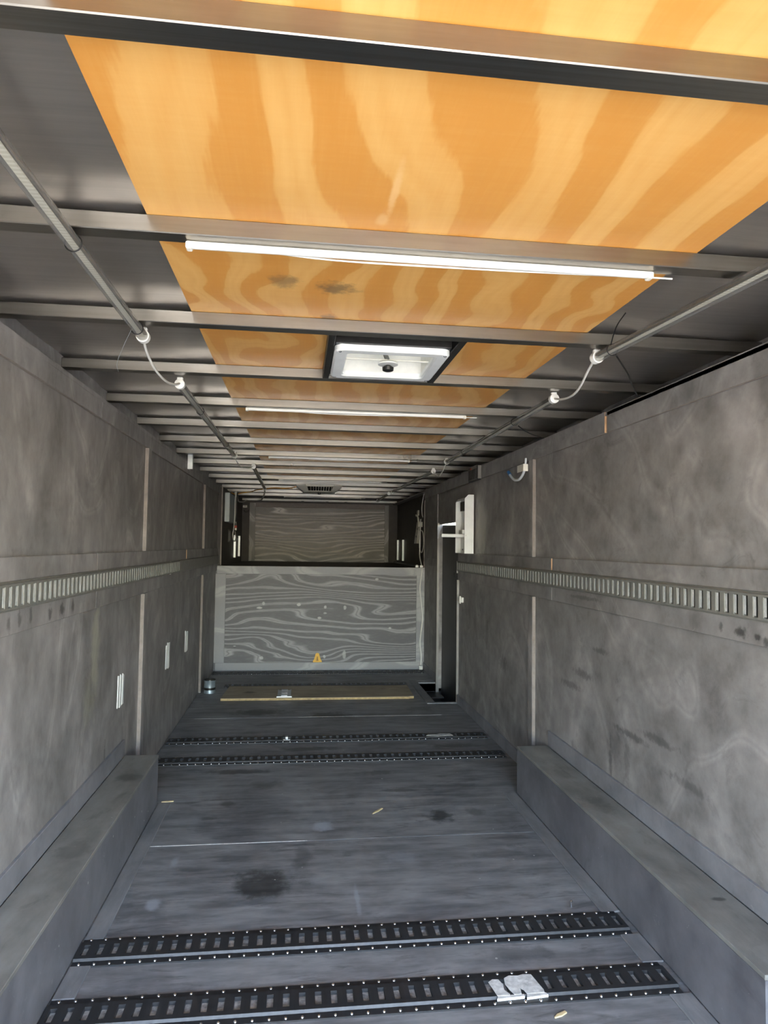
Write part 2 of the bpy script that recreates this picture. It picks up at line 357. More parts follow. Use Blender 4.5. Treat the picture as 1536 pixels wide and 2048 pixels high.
# ------------------------------------------------------------------ floor
floor = struct(obj('floor', MB().box(.02, 2.13, YR, YF+.05, -.08, -.012).box(2.13, 2.36, YR, 5.80, -.08, -.012).box(2.13, 2.36, 6.64, YF+.05, -.08, -.012), M['black_void']), 'dark grey stained plywood trailer floor')
p = .002
obj('floor_panel', MB().box(.1, 2.33, YR, 3.16-p, -.012, 0), M['floor'], floor)
obj('floor_panel', MB().box(.1, 2.33, 3.16+p, 5.38-p, -.012, 0), M['floor'], floor)
obj('floor_panel', MB().box(.1, 2.33, 5.38+p, 5.755, -.012, 0).box(.1, 2.055, 5.755, 6.735, -.012, 0).box(.1, 2.33, 6.735, YF+.04, -.012, 0), M['floor'], floor)
obj('seam_chip', MB().box(.33, 1.02, 3.1595, 3.1615, -.008, .0008), M['paint'], floor)
obj('seam_chip', MB().box(.98, 2.11, 5.379, 5.382, -.008, .0008), M['paint'], floor)
obj('seam_chip', MB().box(.2, .44, 5.379, 5.382, -.008, .0008), M['paint'], floor)
for y0, y1 in ((YR, 1.985), (2.142, 2.30), (2.444, 3.655)):
    obj('edge_strip', MB().bbox(.274, .338, y0, y1, 0, .006, .002), M['strip'], floor)
    obj('edge_strip', MB().bbox(2.077, 2.148, y0, y1, 0, .006, .002), M['strip'], floor)
well = obj('step_well', MB().box(2.12, 2.365, 5.80, 6.66, -.30, -.28).box(2.12, 2.13, 5.80, 6.66, -.3, -.012).box(2.12, 2.365, 5.79, 5.80, -.3, -.012).box(2.12, 2.365, 6.64, 6.65, -.3, -.012), M['black_void'], floor)
obj('well_frame', MB().bbox(2.058, 2.13, 5.755, 6.735, -.01, .008, .002), M['strip'], floor)
obj('well_frame', MB().bbox(2.13, 2.315, 5.765, 5.802, -.01, .006, .002), M['strip'], floor)
obj('well_frame', MB().bbox(2.13, 2.315, 6.64, 6.69, -.01, .006, .002), M['strip'], floor)
obj('well_step', MB().bbox(2.13, 2.34, 6.40, 6.64, -.10, -.085, .003), M['door'], floor)

# ------------------------------------------------------------------ walls
def wall_pieces(root, side, mat, spans):
    """side = -1 left, +1 right; boards stand proud of the base panel"""
    X = LW if side < 0 else RW
    def xb(d): return (X-.02, X+d) if side < 0 else (X-d, X+.02)
    for nm, y0, y1, z0, z1, d in spans:
        a, b = xb(d); obj(nm, MB().bbox(a, b, y0, y1, z0, z1, .0015), mat, root)
wl = struct(obj('wall_left', MB().box(.06, LW-.012, YR, YF+.1, -.05, 1.945).box(.02, .0515, YR, YN+.05, 1.90, 2.05).box(.02, .11, YR, YN+.05, 1.925, 1.94), M['wall_left']), 'dark stained plywood wall on the left side')
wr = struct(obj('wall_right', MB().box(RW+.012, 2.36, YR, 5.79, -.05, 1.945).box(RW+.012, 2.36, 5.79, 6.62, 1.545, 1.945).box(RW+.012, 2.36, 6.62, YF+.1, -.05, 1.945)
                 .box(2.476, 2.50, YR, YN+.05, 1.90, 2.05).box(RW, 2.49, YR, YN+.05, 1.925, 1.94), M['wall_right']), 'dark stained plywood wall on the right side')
# left wall boards
wall_pieces(wl, -1, M['wall_left'], [
    ('wall_band', YR, 3.035, 1.855, 1.945, 0), ('wall_band', 3.039, 5.36, 1.855, 1.945, 0), ('wall_band', 5.364, YF+.08, 1.855, 1.945, 0),
    ('wall_band', YR, 3.038, 1.205, 1.278, 0), ('wall_band', 3.044, 5.36, 1.205, 1.278, 0), ('wall_band', 5.372, YF+.08, 1.205, 1.278, 0.003),
    ('wall_band', YR, 3.04, 1.045, 1.118, 0), ('wall_band', 3.043, YF+.08, 1.045, 1.118, 0),
    ('wall_band', YR, YF+.08, 1.117, 1.206, -.004),
    ('batten', 3.935, 4.01, 1.279, 1.854, .008), ('batten', 3.935, 4.01, .0, 1.044, .008), ('batten', 6.30, 6.37, 1.279, 1.854, .008), ('batten', 6.30, 6.37, .0, 1.044, .008)])
struct(obj('baseboard_left', MB().bbox(LW-.02, LW, YR, 3.63, .255, .337, .002), M['baseboard']), 'grey baseboard strip above the left wheel box')
# right wall boards
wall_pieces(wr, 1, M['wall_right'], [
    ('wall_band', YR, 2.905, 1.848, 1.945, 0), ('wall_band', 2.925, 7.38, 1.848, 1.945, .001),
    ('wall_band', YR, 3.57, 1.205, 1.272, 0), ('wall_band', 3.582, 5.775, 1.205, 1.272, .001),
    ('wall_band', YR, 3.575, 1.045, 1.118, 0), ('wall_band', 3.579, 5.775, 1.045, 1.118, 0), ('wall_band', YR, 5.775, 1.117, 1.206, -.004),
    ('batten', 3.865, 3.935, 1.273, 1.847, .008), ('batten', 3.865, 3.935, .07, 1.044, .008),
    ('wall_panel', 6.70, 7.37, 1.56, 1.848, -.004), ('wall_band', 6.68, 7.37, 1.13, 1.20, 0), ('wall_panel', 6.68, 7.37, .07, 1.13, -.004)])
struct(obj('baseboard_right', MB().bbox(RW, RW+.02, YR, 3.63, .255, .337, .002).bbox(RW-.004, RW+.02, 3.66, 5.77, 0, .075, .002).bbox(RW-.004, RW+.02, 6.70, 7.37, 0, .075, .002), M['baseboard']), 'grey baseboard strip along the right wall')
# raw board ends that show at the joints (their own mesh, worn bare wood)
def ends(root, lst):
    for x0, x1, y, z0, z1, m in lst: obj('board_end', MB().box(x0, x1, y-.0012, y+.001, z0, z1), M[m], root)
ends(wl, [(LW-.014, LW+.002, 5.371, 1.208, 1.276, 'raw_edge'), (LW-.014, LW-.001, 3.0435, 1.208, 1.276, 'pale_edge'),
          (LW-.011, LW+.007, 3.934, 1.281, 1.852, 'pale_edge'), (LW-.011, LW+.007, 3.934, .02, 1.042, 'pale_edge'), (LW-.011, LW+.007, 6.299, 1.281, 1.852, 'pale_edge'), (LW-.011, LW+.007, 6.299, .01, 1.042, 'pale_edge')])
ends(wr, [(RW-.001, RW+.012, 3.5815, 1.207, 1.270, 'raw_edge'), (RW-.001, RW+.012, 2.9245, 1.850, 1.943, 'raw_edge'),
          (RW-.007, RW+.011, 3.864, 1.275, 1.845, 'pale_edge'), (RW-.007, RW+.011, 3.864, .08, 1.042, 'pale_edge')])
for y0, y1 in ((YR, 3.035), (3.039, 5.36), (5.364, YF+.07)): obj('band_edge', MB().box(LW-.0105, LW-.0005, y0, y1, 1.8535, 1.8555), M['pale_edge'], wl)
for y0, y1 in ((YR, 2.905), (2.925, 7.37)): obj('band_edge', MB().box(RW+.0005, RW+.0105, y0, y1, 1.8465, 1.8485), M['pale_edge'], wr)
# side walls above the raised front deck
obj('deck_wall_panel', MB().box(.02, .146, YF+.06, YN+.03, 1.075, 1.93), M['dark_wood'], wl)
obj('deck_wall_panel', MB().box(2.387, 2.50, YF+.1, YN+.03, 1.075, 1.93), M['dark_wood'], wr)
obj('board_end', MB().box(.134, .145, YF+.057, YF+.061, 1.10, 1.925), M['pale_edge'], wl)
obj('board_end', MB().box(RW-.004, RW+.004, 7.378, 7.381, .05, 1.83), M['pale_edge'], wr)
obj('outer_skin', MB().box(2.478, 2.50, YF+.05, YN+.05, 1.0, 1.95).box(2.36, 2.50, YF+.08, YF+.10, 1.0, 1.95), M['dark_wood'], wr)

# ------------------------------------------------------------------ raised front: riser, deck, front wall
riser = struct(obj('wall_riser', MB().box(.09, 2.34, YF+.012, YF+.03, 0, 1.082), M['riser']), 'figured grey plywood riser below the front deck')
obj('top_rail', MB().bbox(.112, 2.325, YF, YF+.04, 1.012, 1.094, .002), M['riser_frame'], riser)
obj('bottom_rail', MB().bbox(.115, 2.316, YF, YF+.014, .0, .083, .002), M['riser_frame'], riser)
obj('stile', MB().bbox(.098, .205, YF, YF+.014, .083, 1.011, .002), M['riser_frame'], riser)
obj('stile', MB().bbox(2.234, 2.328, YF, YF+.014, .083, 1.011, .002), M['riser_frame'], riser)
deck = struct(obj('floor_deck', MB().box(.05, 2.45, YF+.03, YN+.05, .98, 1.080), M['dark_wood']), 'dark raised deck at the front of the trailer')
obj('deck_edge', MB().bbox(2.34, 2.387, YF+.05, YN, 1.08, 1.10, .002), M['strip'], deck)
wf = struct(obj('wall_front', MB().box(.02, 2.50, YN, YN+.05, .98, 2.05), M['dark_wood']), 'dark front wall above the deck')
obj('figured_panel', MB().box(.25, 2.257, YN-.015, YN, 1.085, 1.92), M['front'], wf)
obj('stile', MB().bbox(.25, .335, YN-.026, YN-.013, 1.087, 1.915, .002), M['front_frame'], wf)
obj('stile', MB().bbox(2.195, 2.257, YN-.026, YN-.013, 1.087, 1.915, .002), M['front_frame'], wf)
obj('top_cleat', MB().bbox(.336, 2.194, YN-.028, YN-.013, 1.855, 1.925, .002), plain('brown_grey_cleat', (.15, .125, .11), .55), wf)

# ------------------------------------------------------------------ ceiling
def skin_mesh():
    xs = sorted(set([.05+.06*i for i in range(41)] + [1.085, 1.43, 2.478])); ys = []
    y = YA-6*S
    ks = 12
    while y < YN+.05: ys += [y+S*j/ks for j in range(ks)]; y += S
    ys = sorted(set([q for q in ys if YR-.001 <= q <= YN+.02 and abs(q-2.27) > .02 and abs(q-2.59) > .02] + [YR, 2.27, 2.59, YN+.02]))
    rnd = random.Random(3); ph = [rnd.uniform(0, 6.28) for _ in range(40)]
    def dz(x, yy):
        k = (yy-YA)/S; kk = math.floor(k); t = k-kk
        if abs(x-1.26) < .30 and 0 <= k <= 1: return 0.0
        a = .0055*math.sin(math.pi*t)**2*math.sin(3.1*x+ph[int(kk) % 40]) + .0040*math.exp(-((t-.86)/.07)**2)*math.sin(9*x+ph[int(kk+7) % 40]) - .002*math.sin(math.pi*t)
        edge = .0065*math.exp(-((x-.60)/.10)**2)*math.exp(-((t-.9)/.10)**2) + .0065*math.exp(-((x-1.90)/.10)**2)*math.exp(-((t-.9)/.10)**2)
        return -a + edge
    mb = MB(); nx, ny = len(xs), len(ys)
    mb.v = [(x, yy, 2.030+dz(x, yy)) for yy in ys for x in xs]
    for j in range(ny-1):
        for i in range(nx-1):
            if xs[i] >= 1.084 and xs[i+1] <= 1.431 and ys[j] >= 2.269 and ys[j+1] <= 2.591: continue
            mb.f.append((j*nx+i, j*nx+i+1, (j+1)*nx+i+1, (j+1)*nx+i))
    return mb
ceil = struct(obj('ceiling', skin_mesh(), M['skin'], smooth=80), 'bare sheet metal roof of the trailer')
obj('roof_cover', MB().box(0, 2.52, YR, 2.25, 2.045, 2.06).box(0, 2.52, 2.61, YN+.05, 2.045, 2.06).box(0, 1.07, 2.25, 2.61, 2.045, 2.06).box(1.445, 2.52, 2.25, 2.61, 2.045, 2.06), M['skin'], ceil)
r0 = obj('rafter', MB().bbox(.0515, 2.476, YA, YA+.045, ZR0, ZR1, .0018, 1), M['steel'], ceil)
for k in list(range(-5, 0)) + list(range(1, 13)): clone(r0, (0, k*S, 0))
Z0, Z1 = 2.0222, 2.0275
obj('plywood_sheet', MB().box(.622, 1.868, YR, 1.488, Z0, Z1), M['ply'], ceil)
obj('plywood_sheet', MB().box(.622, 1.865, 1.492, 2.13, Z0, Z1).box(.622, 1.04, 2.13, 2.69, Z0, Z1).box(1.48, 1.865, 2.13, 2.69, Z0, Z1).box(.622, 1.865, 2.69, 3.93, Z0, Z1), M['ply2'], ceil)
obj('plywood_sheet', MB().box(.63, 1.86, 3.935, 7.30, Z0-.0001, Z1), M['ply2'], ceil)
obj('splice_strip', MB().box(.80, 1.90, 3.990, 4.012, 2.004, 2.021), M['raw_edge'], ceil)
for x0, x1 in ((1.036, 1.060), (1.456, 1.482)):
    obj('vent_header', MB().bbox(x0, x1, YA+.045, YA+S, ZR0, ZR1, .002), M['black_steel'], ceil)
obj('vent_header', MB().bbox(1.06, 1.456, YA+S-.05, YA+S, 1.995, ZR1, .002), M['black_steel'], ceil)

# ------------------------------------------------------------------ side door
door = struct(thing('door_1', (2.37, 6.2, -.2), 'black side door in the right wall above the step well', 'door'))
bd = MB().prism([(2.362, 5.76, -.27), (2.362, 6.66, -.27), (2.362, 6.66, 1.538), (2.362, 5.76, 1.512)], (0, 0, 0), (.035, 0, 0))
obj('door_leaf', bd, M['door'], door)
obj('latch_slot', MB().bbox(2.356, 2.363, 5.83, 5.865, .58, .68, .002), M['black'], door)
obj('finger_hole', MB().bbox(2.356, 2.363, 6.10, 6.125, 1.05, 1.10, .002), M['black'], door)
t1 = struct(obj('trim_1', MB().bbox(RW-.012, RW+.02, 6.622, 6.655, -.09, 1.56, .003), M['jamb']), 'worn grey metal jamb strip beside the side door')
t2 = struct(obj('trim_2', MB().bbox(RW-.008, RW+.04, 5.776, 5.792, .0, 1.043, .002).bbox(RW-.012, RW+.04, 5.776, 5.792, 1.10, 1.205, .002), M['jamb']), 'pale edge strip on the near side of the side door')

# ------------------------------------------------------------------ wheel boxes
def wheel_box(x0, x1, inner, y0, y1, label):
    t = thing('wheel_box', ((x0+x1)/2, (y0+y1)/2, 0), label, 'wheel box')
    h = .254
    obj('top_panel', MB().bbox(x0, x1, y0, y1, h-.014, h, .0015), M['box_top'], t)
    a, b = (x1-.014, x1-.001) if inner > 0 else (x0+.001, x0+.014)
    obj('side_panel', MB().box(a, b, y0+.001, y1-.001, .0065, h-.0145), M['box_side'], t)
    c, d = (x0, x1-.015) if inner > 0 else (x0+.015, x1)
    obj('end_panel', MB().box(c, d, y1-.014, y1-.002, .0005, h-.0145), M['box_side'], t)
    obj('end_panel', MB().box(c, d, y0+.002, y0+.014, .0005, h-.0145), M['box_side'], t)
    return t
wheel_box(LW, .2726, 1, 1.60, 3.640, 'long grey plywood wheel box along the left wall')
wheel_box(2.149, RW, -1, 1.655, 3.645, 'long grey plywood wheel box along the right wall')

# ------------------------------------------------------------------ slotted cargo tracks
def track_mesh(n, pitch, w_out, w_in, slot_h, slot_w, h0, h1):
    """rail along +u, v across, w = height; real slots cut through the raised web"""
    mb = MB(); L = n*pitch
    def q(a, b, c, d): mb.add([a, b, c, d], [(0, 1, 2, 3)])
    o, i, s = w_out/2, w_in/2, slot_h/2
    for sg in (-1, 1):          # lips
        for (va, wa, vb, wb) in ((o, 0, o, h0), (o, h0, i+.004, h0), (i+.004, h0, i, h1)):
            q((0, sg*va, wa), (L, sg*va, wa), (L, sg*vb, wb), (0, sg*vb, wb))
        for u in (0, L): mb.add([(u, sg*o, 0), (u, sg*o, h0), (u, sg*(i+.004), h0), (u, sg*i, h1), (u, 0, h1), (u, 0, 0)], [(0, 1, 2, 3, 4, 5)])
    q((0, -i, h1), (L, -i, h1), (L, -s, h1), (0, -s, h1)); q((0, s, h1), (L, s, h1), (L, i, h1), (0, i, h1))
    for k in range(n):
        a = k*pitch; b = a+(pitch-slot_w)/2; c = b+slot_w; d = a+pitch
        q((a, -s, h1), (b, -s, h1), (b, s, h1), (a, s, h1)); q((c, -s, h1), (d, -s, h1), (d, s, h1), (c, s, h1))
        q((b, -s, h1), (c, -s, h1), (c, -s, .001), (b, -s, .001)); q((b, s, h1), (c, s, h1), (c, s, .001), (b, s, .001))
        q((b, -s, h1), (b, s, h1), (b, s, .001), (b, -s, .001)); q((c, -s, h1), (c, s, h1), (c, s, .001), (c, -s, .001))
    return mb
def place(mb, fn): mb.v = [fn(*q) for q in mb.v]; return mb
PITCH = .0462
def rivet_mesh(c, r=.0055):
    return MB().lathe([(r, 0), (r*.95, r*.35), (r*.6, r*.75), (r*.15, r*.95)], c, 8)
def floor_track(x0, n, y, label, single, slot_mat='slot_floor'):
    t = thing('floor_track', (x0+n*PITCH/2, y, 0), label, 'cargo track', 'slotted steel cargo tracks set across the floor')
    def fn(u, v, w): return (x0+u, y+v, w+.0002)
    obj('rail', place(track_mesh(n, PITCH, .152, .092, .056, .019, .005, .0125), fn), M['track_floor'], t, normals=False)
    obj('slot_bed', MB().box(x0+.01, x0+n*PITCH-.01, y-.029, y+.029, .0004, .0014), M[slot_mat], t)
    if single:
        r0_ = None
        for k in range(n):
            for sg in (-1, 1):
                cc = (x0+(k+.5)*PITCH, y+sg*.0665, .005)
                if r0_ is None: r0_ = obj('rivet', rivet_mesh(cc), M['rivet'], t, smooth=60); c0 = Vector(cc)
                else: clone(r0_, Vector(cc)-c0)
    else:
        mb = MB()
        for k in range(n):
            for sg in (-1, 1): r = rivet_mesh((x0+(k+.5)*PITCH, y+sg*.0665, .005)); mb.add(r.v, r.f)
        o = obj('rivets', mb, M['rivet'], t, smooth=60); o['kind'] = 'stuff'
    return t
T1 = floor_track(.276, 40, 2.062, 'nearest black slotted floor track, with white paint chips on it', True)
T2 = floor_track(.276, 40, 2.372, 'second nearest black slotted floor track, between the wheel boxes', True)
T4 = floor_track(.115, 47, 4.336, 'black slotted floor track just past the ends of the wheel boxes', False)
T3 = floor_track(.115, 47, 4.770, 'black slotted floor track with a small bright clip and paint patch', False)
T5 = floor_track(.30, 37, 6.56, 'black slotted floor track behind the loose brown plywood sheet', False)
T6 = floor_track(.115, 47, 7.20, 'black slotted floor track at the foot of the riser', False)

def flake(outline, z0, th, parent, mat='paint', name='paint_patch'):
    return obj(name, MB().prism([(x, y, z0) for x, y in outline], (0, 0, 0), (0, 0, th)), M[mat], parent)
flake([(1.550, 2.080), (1.566, 2.092), (1.584, 2.090), (1.592, 2.066), (1.588, 2.040), (1.600, 2.020), (1.598, 2.016), (1.560, 2.016), (1.556, 2.044)], .0127, .0012, T1)
flake([(1.598, 2.066), (1.603, 2.094), (1.622, 2.105), (1.650, 2.102), (1.668, 2.108), (1.692, 2.104), (1.699, 2.066), (1.706, 2.030), (1.704, 2.018), (1.650, 2.017), (1.646, 2.034), (1.638, 2.044), (1.634, 2.018), (1.612, 2.017), (1.604, 2.040)], .0127, .0012, T1)
flake([(1.556, 2.004), (1.640, 2.008), (1.642, 2.018), (1.562, 2.017)], .0045, .0085, T1); flake([(1.645, 2.002), (1.712, 2.008), (1.708, 2.018), (1.650, 2.016)], .0045, .0085, T1)
flake([(1.86, 4.75), (1.88, 4.79), (1.93, 4.785), (1.97, 4.80), (2.04, 4.795), (2.05, 4.745), (1.99, 4.74), (1.95, 4.735), (1.90, 4.74)], .0127, .0012, T3)
cl = thing('track_clip', (.90, 4.75, .0127), 'small bright metal clip hooked in the far floor track', 'clip')
obj('plate', MB().bbox(.878, .925, 4.715, 4.785, .0127, .0165, .001), M['galv'], cl); obj('tab', MB().bbox(.892, .910, 4.735, 4.765, .0165, .030, .002), M['galv'], cl)

def wall_track(side, y0, n, label, mat='track_wall'):
    X = LW if side < 0 else RW
    t = thing('wall_track', (X, y0+n*PITCH/2, 1.161), label, 'cargo track', 'slotted cargo tracks along the side walls')
    sg = 1 if side < 0 else -1
    def fn(u, v, w): return (X+sg*(w+.0003), y0+u, 1.161+v)
    obj('rail', place(track_mesh(n, PITCH, .088, .074, .062, .0235, .004, .0135), fn), M[mat], t, normals=False)
    a, b = sorted((X+sg*.0004, X+sg*.0015))
    obj('slot_back', MB().box(a, b, y0+.008, y0+n*PITCH-.008, 1.130, 1.192), M['black'], t)
    a, b = sorted((X+sg*.0016, X+sg*.0085))
    yy = y0+PITCH/2
    a, b = sorted((X+sg*.0095, X+sg*.0108))
    t0 = obj('tongue', MB().box(a, b, yy+.0025, yy+.0117, 1.134, 1.190), M['slot_wall'], t)
    for k in range(1, n): clone(t0, (0, k*PITCH, 0))
    return t
wall_track(-1, .35, 101, 'slotted grey cargo track along the left wall')
wall_track(1, .02, 124, 'slotted grey cargo track along the right wall')
lc = thing('track_cover', (LW, 6.0, 1.161), 'plain grey cover strip continuing the left wall track', 'cover strip')
obj('strip', MB().bbox(LW, LW+.012, 5.025, YF+.05, 1.118, 1.204, .003), M['track_wall'], lc)
obj('joint_edge', MB().box(LW, LW+.0125, 4.676, 4.680, 1.119, 1.203), M['slot_wall'], lc)

# ------------------------------------------------------------------ LED tubes along both sides
def led_tube(p0, p1, label, straps, caps=(1, 1)):
    """clear 8-foot tube with LED board inside, white sockets, black straps"""
    a, b = Vector(p0), Vector(p1); d = (b-a).normalized(); R = .0165
    t = thing('led_tube_light', ((a+b)/2)[:], label, 'tube light', 'clear LED tubes hung lengthwise under the rafters')
    obj('cover', MB().tube([a, b], R, 20, caps=False), M['cover'], t, smooth=60)
    side = d.cross(Vector((0, 0, 1))).normalized()
    mb = MB(); w, th, dz = .0078, .0016, -.0045
    pr_ = [a+side*w+Vector((0, 0, dz)), a-side*w+Vector((0, 0, dz)), a-side*w+Vector((0, 0, dz+th)), a+side*w+Vector((0, 0, dz+th))]
    obj('led_board', mb.prism([q[:] for q in pr_], (0, 0, 0), (b-a)[:]), M['led'], t)
    mb = MB(); w, th, dz = .0125, .004, .002
    pr_ = [a+side*w+Vector((0, 0, dz)), a-side*w+Vector((0, 0, dz)), a-side*w*.8+Vector((0, 0, dz+.008)), a+side*w*.8+Vector((0, 0, dz+.008))]
    obj('heat_sink', mb.prism([q[:] for q in pr_], (0, 0, 0), (b-a)[:]), M['jamb'], t)
    for use, q, sg in ((caps[0], a, -1), (caps[1], b, 1)):
        if not use: continue
        e = obj('end_cap', MB().tube([q-d*sg*.012, q+d*sg*.010, q+d*sg*.013], [R+.0035, R+.0035, R*.7], 18), M['white'], t, smooth=40)
        obj('clip', MB().bbox(q.x-.012, q.x+.012, q.y-.008, q.y+.008, q.z+R-.002, q.z+R+.012, .003), M['white'], e)
    for yy in straps:
        c = a+d*((yy-a.y)/d.y)
        ring = [c + side*math.cos(x)*(R+.0016) + Vector((0, 0, 1))*math.sin(x)*(R+.0016) + d*.004*math.sin(x*.5) for x in [2*math.pi*k/20 for k in range(21)]]
        obj('strap', MB().tube(ring, .0016, 6), M['black'], t, smooth=60)
    return t
ZT = 1.962
led_tube((.466, -.20, ZT), (.466, 2.165, ZT), 'nearest LED tube on the left side under the rafters', (1.50, 2.08), (0, 1))
led_tube((.470, 2.80, ZT), (.483, 5.02, ZT), 'middle LED tube on the left side under the rafters', (3.35, 4.45))
led_tube((.574, 5.69, ZT), (.556, 7.95, ZT), 'farthest LED tube on the left side under the rafters', (6.6,))
led_tube((2.142, -.20, ZT), (1.928, 2.15, ZT), 'nearest LED tube on the right side under the rafters', (2.05,), (0, 1))
led_tube((2.022, 2.78, ZT), (2.045, 5.02, ZT), 'second LED tube on the right side under the rafters', (3.33, 4.45))
led_tube((2.074, 5.68, ZT), (2.040, 7.98, ZT), 'third LED tube on the right side under the rafters', (6.9,))
led_tube((2.032, 8.25, ZT), (2.06, 9.70, ZT), 'farthest LED tube on the right side, ending at the front wall', (8.6,))

# ------------------------------------------------------------------ white strip lights across the rafters
def strip_light(x0, x1, y, label, tail=True, sag=0):
    z = ZR0
    t = thing('strip_light', ((x0+x1)/2, y, z), label, 'strip light', 'white strip lights fixed across under the rafters')
    obj('housing', MB().bbox(x0, x1, y-.011, y+.011, z-.006, z-.0005, .002), M['white'], t)
    N = 24; mb = MB(); prof = [(-.009, 0), (-.0085, -.004), (-.005, -.0075), (0, -.0085), (.005, -.0075), (.0085, -.004), (.009, 0)]
    vs_ = []; m = len(prof)
    for i in range(N+1):
        x = x0+.012+(x1-x0-.024)*i/N
        vs_ += [(x, y-.001+a, z-.006+b) for a, b in prof]
    fs = [(i*m+k, i*m+k+1, (i+1)*m+k+1, (i+1)*m+k) for i in range(N) for k in range(m-1)] + [tuple(range(m)), tuple(range(N*m, N*m+m))[::-1]]
    obj('lens', mb.add(vs_, fs), M['white'], t, smooth=50)
    for xa in (x0-.002, x1-.012): obj('end_cap', MB().bbox(xa, xa+.014, y-.012, y+.012, z-.017, z-.0005, .004, 2), M['white2'], t)
    pts = smooth_pts([(x0+.15, y+.012, z-.004), (x0+(x1-x0)*.3, y+.017, z-.012), (x0+(x1-x0)*.5, y+.010, z-.015), (x0+(x1-x0)*.7, y+.017, z-.010), (x1-.02, y+.014, z-.006), (x1+.06, y+.012, z-.006)], 5)
    obj('lead_wire', MB().tube(pts, .0022, 6), M['white'], t, smooth=60)
    return t
strip_light(.70, 1.775, YA-S+.040, 'nearest white strip light, fixed across the bright plywood')
strip_light(.69, 1.775, YA+2*S+.038, 'second white strip light, just beyond the roof vent')
strip_light(.72, 1.785, YA+5*S+.036, 'third white strip light across the ceiling')
strip_light(.74, 1.79, YA+8*S+.036, 'fourth white strip light, before the ceiling air diffuser')
strip_light(.745, 1.80, YA+12*S+.03, 'farthest white strip light, short of the front wall')
pipe = thing('white_wall_rail', (1.26, YN-.045, 1.965), 'long white rail along the top of the front wall', 'rail')
obj('rail_body', MB().bbox(.145, 2.37, YN-.055, YN-.028, 1.948, 1.980, .006, 2), M['white'], pipe)
for x in (1.0, 1.35, 1.62): obj('fixing', MB().bbox(x-.02, x+.02, YN-.058, YN-.028, 1.940, 1.952, .003), M['black'], pipe)

# ------------------------------------------------------------------ roof vent
v = thing('roof_vent', (1.258, 2.43, 1.975), 'white square roof vent with a crank knob in the ceiling', 'roof vent')
def ring(x0, x1, y0, y1, ix, z0, z1, r=.035):
    """rounded rectangular frame"""
    def rr(a, b, c, d, rad, n=5):
        out = []
        for cx, cy, st in ((b-rad, d-rad, 0), (a+rad, d-rad, 90), (a+rad, c+rad, 180), (b-rad, c+rad, 270)):
            out += [(cx+rad*math.cos(math.radians(st+90*k/n)), cy+rad*math.sin(math.radians(st+90*k/n))) for k in range(n+1)]
        return out
    levels = [(rr(x0, x1, y0, y1, r), z1), (rr(x0, x1, y0, y1, r), z0+.006), (rr(x0+.006, x1-.006, y0+.006, y1-.006, r-.004), z0), (rr(x0+ix-.006, x1-ix+.006, y0+ix-.006, y1-ix+.006, .022), z0), (rr(x0+ix, x1-ix, y0+ix, y1-ix, .018), z0+.006), (rr(x0+ix, x1-ix, y0+ix, y1-ix, .018), z1)]
    mb = MB(); n = len(levels[0][0])
    for o_, z in levels: mb.v += [(a, b, z) for a, b in o_]
    for i in range(len(levels)-1):
        for k in range(n): mb.f.append((i*n+k, i*n+(k+1) % n, (i+1)*n+(k+1) % n, (i+1)*n+k))
    return mb
obj('flange', ring(1.062, 1.454, 2.235, 2.625, .045, 1.972, 1.992), M['white_metal'], v, smooth=35)
obj('collar', MB().box(1.064, 1.452, 2.222, 2.236, 1.993, 2.03).box(1.062, 1.066, 2.236, 2.62, 1.993, 2.03).box(1.450, 1.454, 2.236, 2.62, 1.993, 2.03).box(1.064, 1.452, 2.620, 2.628, 1.993, 2.03), M['black_steel'], v)
x0, x1, y0, y1 = 1.105, 1.411, 2.278, 2.582
th = MB()
for a in ((x0-.004, x0, y0, y1), (x1, x1+.004, y0, y1), (x0, x1, y0-.004, y0), (x0, x1, y1, y1+.004)): th.box(a[0], a[1], a[2], a[3], 1.978, 2.085)
obj('throat', th, M['cable'], v)
lid = obj('lid', MB().box(1.06, 1.456, 2.235, 2.625, 2.105, 2.109), M['lid'], v)
obj('lid_rim', MB().box(1.06, 1.064, 2.235, 2.625, 2.075, 2.105).box(1.452, 1.456, 2.235, 2.625, 2.075, 2.105).box(1.06, 1.456, 2.235, 2.239, 2.075, 2.105).box(1.06, 1.456, 2.621, 2.625, 2.075, 2.105), M['lid'], lid)
obj('lid_brace', MB().bbox(1.11, 1.406, 2.50, 2.53, 2.085, 2.100, .003), M['grey_box'], lid)
obj('lift_arm', MB().tube([(1.262, 2.42, 1.99), (1.258, 2.47, 2.03), (1.252, 2.52, 2.088)], .009, 8), M['jamb'], v, smooth=60)
kb = obj('crank_base', MB().lathe([(.036, 0), (.036, .004), (.030, .009), (.012, .014)], (1.262, 2.42, 1.978), 24), M['white'], v, smooth=40)
obj('crank_knob', MB().lathe([(.013, 0), (.020, .003), (.021, .014), (.015, .018), (.009, .022)], (1.262, 2.42, 1.954), 12), M['black'], kb, smooth=40)
obj('screen_bar', MB().bbox(1.105, 1.411, 2.415, 2.424, 1.992, 1.998, .002), M['white2'], v)
for x, y in ((1.08, 2.255), (1.436, 2.255), (1.08, 2.605), (1.436, 2.605)): obj('screw', MB().lathe([(.006, 0), (.004, -.003)], (x, y, 1.972), 8), M['rivet'], v)

